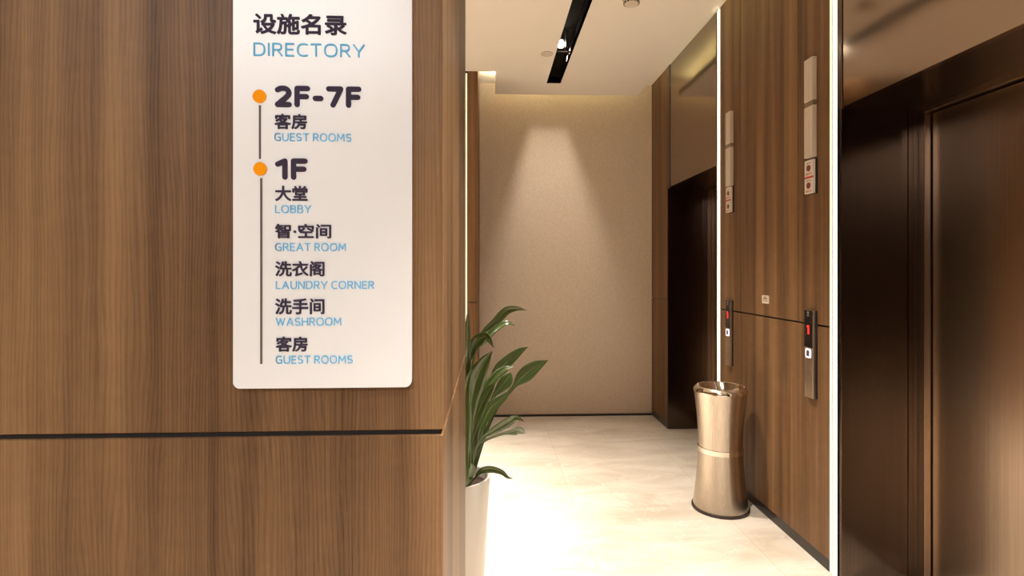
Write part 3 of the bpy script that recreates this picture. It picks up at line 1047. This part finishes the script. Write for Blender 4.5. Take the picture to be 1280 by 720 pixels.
# ------------------------------------------------------------------ ceiling fittings
t = thing('smoke_detector', 'round cream smoke detector on the ceiling right of the slot', 'smoke detector', (0.800, 3.065, CH))
o = obj('base', lathe([(0.052, 0.0), (0.052, -0.012), (0.046, -0.018)], seg=48), M['smoke'], t)
auto_smooth(o)
o = obj('sensor_head', lathe([(0.046, -0.017), (0.042, -0.034), (0.034, -0.041), (0.006, -0.043)], seg=48, cap_top=True), M['smoke'], t)
auto_smooth(o)
bm = bmesh.new()
for k in range(14):
    a = 2 * PI * k / 14
    b2 = bmesh.new()
    box_bm(b2, 0.036, 0.0445, -0.005, 0.005, -0.036, -0.0275)
    bmesh.ops.rotate(b2, verts=b2.verts[:], cent=(0, 0, 0), matrix=Matrix.Rotation(a, 3, 'Z'))
    tmp = bpy.data.meshes.new('tmp')
    b2.to_mesh(tmp)
    b2.free()
    bm.from_mesh(tmp)
    bpy.data.meshes.remove(tmp)
obj('vent', bm, M['dark_vent'], t)

t = thing('ceiling_cover', 'flush round cream ceiling cover left of the bright spotlight', 'ceiling cover', (0.410, 3.885, CH))
o = obj('ring', lathe([(0.044, 0.0), (0.044, -0.003), (0.041, -0.004), (0.040, -0.001)], seg=48), M['smoke'], t)
o = obj('disc', lathe([(0.040, -0.0012), (0.002, -0.0016)], seg=48, cap_top=True), M['smoke'], t)
t = thing('ceiling_cover', 'flush round cream ceiling cover at the top edge, left of the slot', 'ceiling cover', (0.402, 3.045, CH))
o = obj('ring', lathe([(0.044, 0.0), (0.044, -0.003), (0.041, -0.004), (0.040, -0.001)], seg=48), M['smoke'], t)
o = obj('disc', lathe([(0.040, -0.0012), (0.002, -0.0016)], seg=48, cap_top=True), M['smoke'], t)


def slot_spot(label, x, y, z, tilt):
    t = thing('spotlight', label, 'spotlight', (x, y, z), (tilt, 0, 0))
    o = obj('housing', lathe([(0.030, 0.09), (0.034, 0.085), (0.036, 0.02), (0.034, 0.012), (0.026, 0.012), (0.022, 0.03), (0.003, 0.04)], seg=32), M['black_metal'], t)
    auto_smooth(o)
    return t


for i, (sx, sy) in enumerate(SLOT_SPOTS):
    t = slot_spot(('black spotlight in the ceiling slot, second from the back wall', 'black spotlight in the ceiling slot, third from the back wall',
                   'black spotlight in the ceiling slot, fourth from the back wall', 'black spotlight in the ceiling slot over the camera', 'added unseen black spotlight in the ceiling slot behind the camera')[i], sx, sy, 2.885, 0)
    obj('lens', lathe([(0.0225, 0.026), (0.001, 0.027)], seg=24), M['lamp'], t)

# the wall-washing spotlight near the end of the slot, with an unseen plate and shield added to shape its light
t = thing('spotlight', 'bright lit spotlight in the ceiling slot aimed at the back wall', 'spotlight', (LX, LY, LZ))
o = obj('bulb', lathe([(0.0015, -0.014), (0.015, -0.009), (0.0225, 0.001), (0.025, 0.012), (0.0225, 0.024), (0.012, 0.035)], seg=24, centers=[(-0.016, -0.058)] * 6, cap_bottom=True, cap_top=True), M['lamp'], t, smooth=True)
o = obj('housing', lathe([(0.012, 0.036), (0.022, 0.040), (0.022, 0.092), (0.018, 0.096)], seg=32, centers=[(-0.016, -0.058)] * 4, cap_bottom=True, cap_top=True), M['black_metal'], t)
tl = math.radians(15.3)
e = 0.012
bm = bmesh.new()
for (xa, xb, ta, tb) in ((-0.036, -0.268 * e, -0.03, 0.050), (0.36 * e, 0.064, -0.03, 0.050), (-0.268 * e, 0.36 * e, 0.0228, 0.050)):
    box_bm(bm, xa, xb, ta, tb, -e - 0.0006, -e)
bmesh.ops.rotate(bm, verts=bm.verts[:], cent=(0, 0, 0), matrix=Matrix.Rotation(tl, 3, 'X'))
obj('added_slit_plate', bm, M['black_metal'], t)  # unseen plate added to clip the beam on the back wall
obj('added_side_shield', boxes((0.0135, 0.0150, -0.098, -0.034, -0.012, 0.09)), M['black_metal'], t)  # unseen shield added to keep the bulb's reflection off the bronze header
